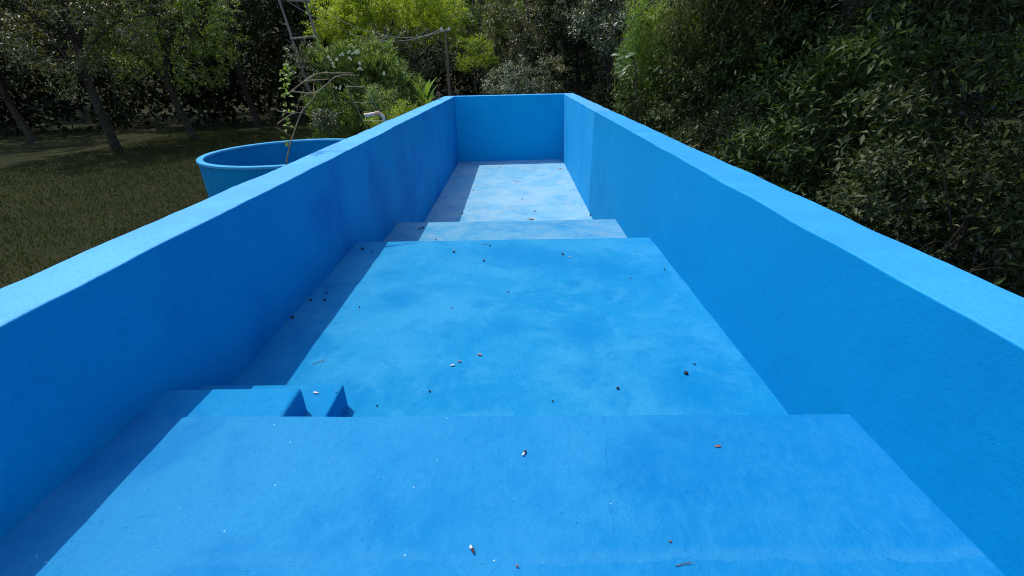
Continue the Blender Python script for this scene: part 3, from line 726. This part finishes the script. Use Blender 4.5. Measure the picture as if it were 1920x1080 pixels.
def twig(u, v, z, L, a, lab, r=.0022):
    p = on(u, v, z); d = Vector((math.cos(a), math.sin(a), 0)); q = Vector((-d.y, d.x, 0)); bm = bmesh.new()
    tube_bm(bm, spline([d*-L/2, q*L*.06+Vector((0, 0, .002)), d*L/2+Vector((0, 0, .003))], 4), [r]*5+[r*.9, r*.8, r*.6, r*.4], 6)
    tube_bm(bm, [d*L*.1, d*L*.22+q*L*.13+Vector((0, 0, .004))], r*.6, 5)
    o = from_bm('twig', bm, M_twig); o.location = p+Vector((0, 0, r+.003)); tag(o, 'thin dry twig ' + lab, 'twig', 'twigs on the basin')
def dleaf(u, v, z, L, a, lab, mat=None, name='dead_leaf', cat='leaf', what='curled brown leaf '):
    p = on(u, v, z); bm = bmesh.new(); d = Vector((math.cos(a), math.sin(a), .12)); blade(bm, d*-L*.5, d, (0, 0, 1), L, L*.42, .3, 7, .5)
    tube_bm(bm, [d*-L*.5, d*-L*.75], L*.02, 5)
    o = from_bm(name, bm, mat or M_leaf, sharp=80); o.location = p+Vector((0, 0, L*.12+.004)); tag(o, what + lab, cat, 'dead leaves on the basin')
def chip(u, v, z, L, a, lab, mat=None, name='paint_flake', what='pale paint flake '):
    p = on(u, v, z); bm = bmesh.new(); n = 9; top = []; bot = []
    for k in range(n):
        t = k*2*math.pi/n; r = L*.5*(.65+.5*random.random()); x, y = r*math.cos(t), r*.42*math.sin(t); x, y = x*math.cos(a)-y*math.sin(a), x*math.sin(a)+y*math.cos(a)
        top.append(bm.verts.new((x, y, .004+.002*random.random()))); bot.append(bm.verts.new((x*1.04, y*1.04, 0)))
    c = bm.verts.new((0, 0, .007))
    for k in range(n): bm.faces.new((top[k], top[(k+1) % n], c)); bm.faces.new((bot[k], bot[(k+1) % n], top[(k+1) % n], top[k]))
    bm.faces.new(bot[::-1])
    o = from_bm(name, bm, mat or M_chip); o.location = p+Vector((0, 0, .003)); tag(o, what + lab, 'flake', 'flakes on the basin')
def dropping(u, v, z, L, a, lab):
    p = on(u, v, z); root = empty('dropping', p); tag(root, lab, 'dropping', 'droppings on the ledge')
    d = Vector((math.cos(a), math.sin(a), 0)); h = Vector((0, 0, L*.16+.003))
    bm = bmesh.new(); tube_bm(bm, spline([p+h-d*L*.1, p+h*1.1+d*L*.2, p+h+d*L*.55], 4), [L*.1, L*.15, L*.17, L*.17, L*.16, L*.15, L*.13, L*.1, L*.05], 9); from_bm('dark_end', bm, M_brown, root)
    bm = bmesh.new(); tube_bm(bm, spline([p+h*.9-d*L*.55, p+h-d*L*.3+Vector((d.y, -d.x, 0))*L*.1, p+h-d*L*.02], 4), [L*.06, L*.11, L*.14, L*.16, L*.17, L*.16, L*.15, L*.14, L*.12], 9); from_bm('white_cap', bm, M_chip, root)

for (u, v, r, lab) in ((680, 468, .017, 'in the corner of the landing under the left wall'), (697, 473, .012, 'just right of the one in the left corner of the landing'), (583, 564, .012, 'on the shaded landing, close to the wall foot'),
                       (612, 550, .010, 'on the shaded landing, farther of two neighbours'), (609, 564, .012, 'on the shaded landing, nearer of two neighbours'), (549, 597, .014, 'at the wall foot, nearest to the ledge in the shade'),
                       (851, 474, .013, 'with a white speck near the far edge of the landing'), (919, 462, .010, 'right below the short twig on the landing'), (907, 490, .012, 'alone in the middle of the far landing'),
                       (1055, 478, .013, 'beside a white flake on the landing'), (674, 577, .007, 'tiny, just right of the long shadow edge'), (953, 548, .007, 'tiny, in the middle of the landing'),
                       (1286, 702, .015, 'largest, on the near right of the landing'), (1302, 684, .007, 'tiny, above the largest berry on the right'), (1158, 730, .010, 'on the near right of the landing towards the ledge'),
                       (1036, 753, .006, 'tiny, right beside the ledge edge'), (806, 735, .007, 'tiny, on the near left of the landing'), (1182, 523, .007, 'tiny, near the foot of the right wall'), (1246, 506, .009, 'close to the foot of the right wall'),
                       (847, 578, .006, 'tiny, left of the middle of the landing'), (707, 762, .006, 'tiny, right of the small stair')):
    berry(u, v, zLand, r, lab)
berry(787, 430, zStep, .016, 'in shade on the step, left of a pair'); berry(793, 428, zStep, .016, 'in shade on the step, right of a pair'); berry(818, 450, zStep, .01, 'at the near edge of the step')
for (u, v, r, lab) in ((887, 357, .016, 'on the pale floor near its shadow edge'), (979, 374, .014, 'in the middle of the pale floor'), (937, 315, .014, 'at the far end of the pale floor'), (1107, 404, .022, 'on the pale floor at the foot of the right wall'),
                       (867, 401, .02, 'on the pale floor just inside the shadow edge')):
    berry(u, v, zFloor, r, lab)
twig(910, 459, zLand, .075, .1, 'near the far edge of the landing'); twig(1285, 1061, zLedge, .055, .12, 'lying flat at the near right of the ledge', .0012)
twig(600, 680, zLand, .08, .5, 'lying on the near left of the landing', .0014); twig(875, 305, zFloor, .3, .1, 'in the far left corner of the pale floor', .006); twig(858, 322, zFloor, .2, 1., 'against the foot of the left wall on the pale floor', .005)
dleaf(1051, 317, zFloor, .12, .2, 'at the far right of the pale floor'); dleaf(970, 341, zFloor, .09, .1, 'in the far middle of the pale floor'); dleaf(1004, 396, zFloor, .07, 1., 'on the pale floor above the longest leaf')
dleaf(997, 412, zFloor, .12, .05, 'at the near edge of the pale floor'); dleaf(1347, 838, zLedge, .026, .15, 'on the right of the nearest ledge')
chip(1041, 382, zFloor, .08, .2, 'bright white on the pale floor'); chip(1069, 482, zLand, .028, .3, 'white, beside a berry on the landing'); chip(851, 469, zLand, .02, .3, 'white, next to a berry on the landing')
chip(849, 686, zLand, .026, .3, 'white and thin in the middle of the near landing'); chip(593, 738, ZC-1.36, .03, -.2, 'white, on the lower small stair step'); chip(630, 736, ZC-1.36, .01, .4, 'tiny, at the edge of the lower small stair step')
chip(862, 679, zLand, .022, .4, 'beside the thin white flake', M_pink, 'dry_petal', 'faded pink petal '); chip(900, 666, zLand, .03, -.4, 'right of the thin white flake', M_pink, 'dry_petal', 'faded pink petal ')
chip(1256, 1017, zLedge, .009, 0, 'tiny, at the near right of the ledge', M_pink, 'dry_petal', 'faded pink petal '); chip(970, 1063, zLedge, .009, 0, 'tiny, at the near edge of the ledge', M_pink, 'dry_petal', 'faded pink petal ')
dropping(983, 851, zLedge, .024, .9, 'curved white and brown dropping in the middle of the ledge'); dropping(886, 1032, zLedge, .024, -1.15, 'white-tipped dark brown dropping near the front of the ledge')

for (u, v) in ((863, 318), (858, 327), (852, 334), (845, 343), (838, 352), (829, 366), (870, 310), (884, 304), (897, 303), (912, 302), (818, 382), (881, 308), (849, 340), (866, 322)):
    L = rng.uniform(.025, .06); p = on(u+3+rng.uniform(-3, 5), v, zFloor); bm = bmesh.new(); a = rng.uniform(0, 6.3); d = Vector((math.cos(a), math.sin(a), .1))
    blade(bm, d*-L*.5, d, (0, 0, 1), L, L*.5, .35, 5, .5)
    o = from_bm('leaf_fragment', bm, M_leaf, sharp=80); o.location = p+Vector((0, 0, L*.12+.004))
    tag(o, 'small brown leaf fragment along the wall foot at the far left of the pale floor', 'leaf', 'leaf fragments along the wall foot')
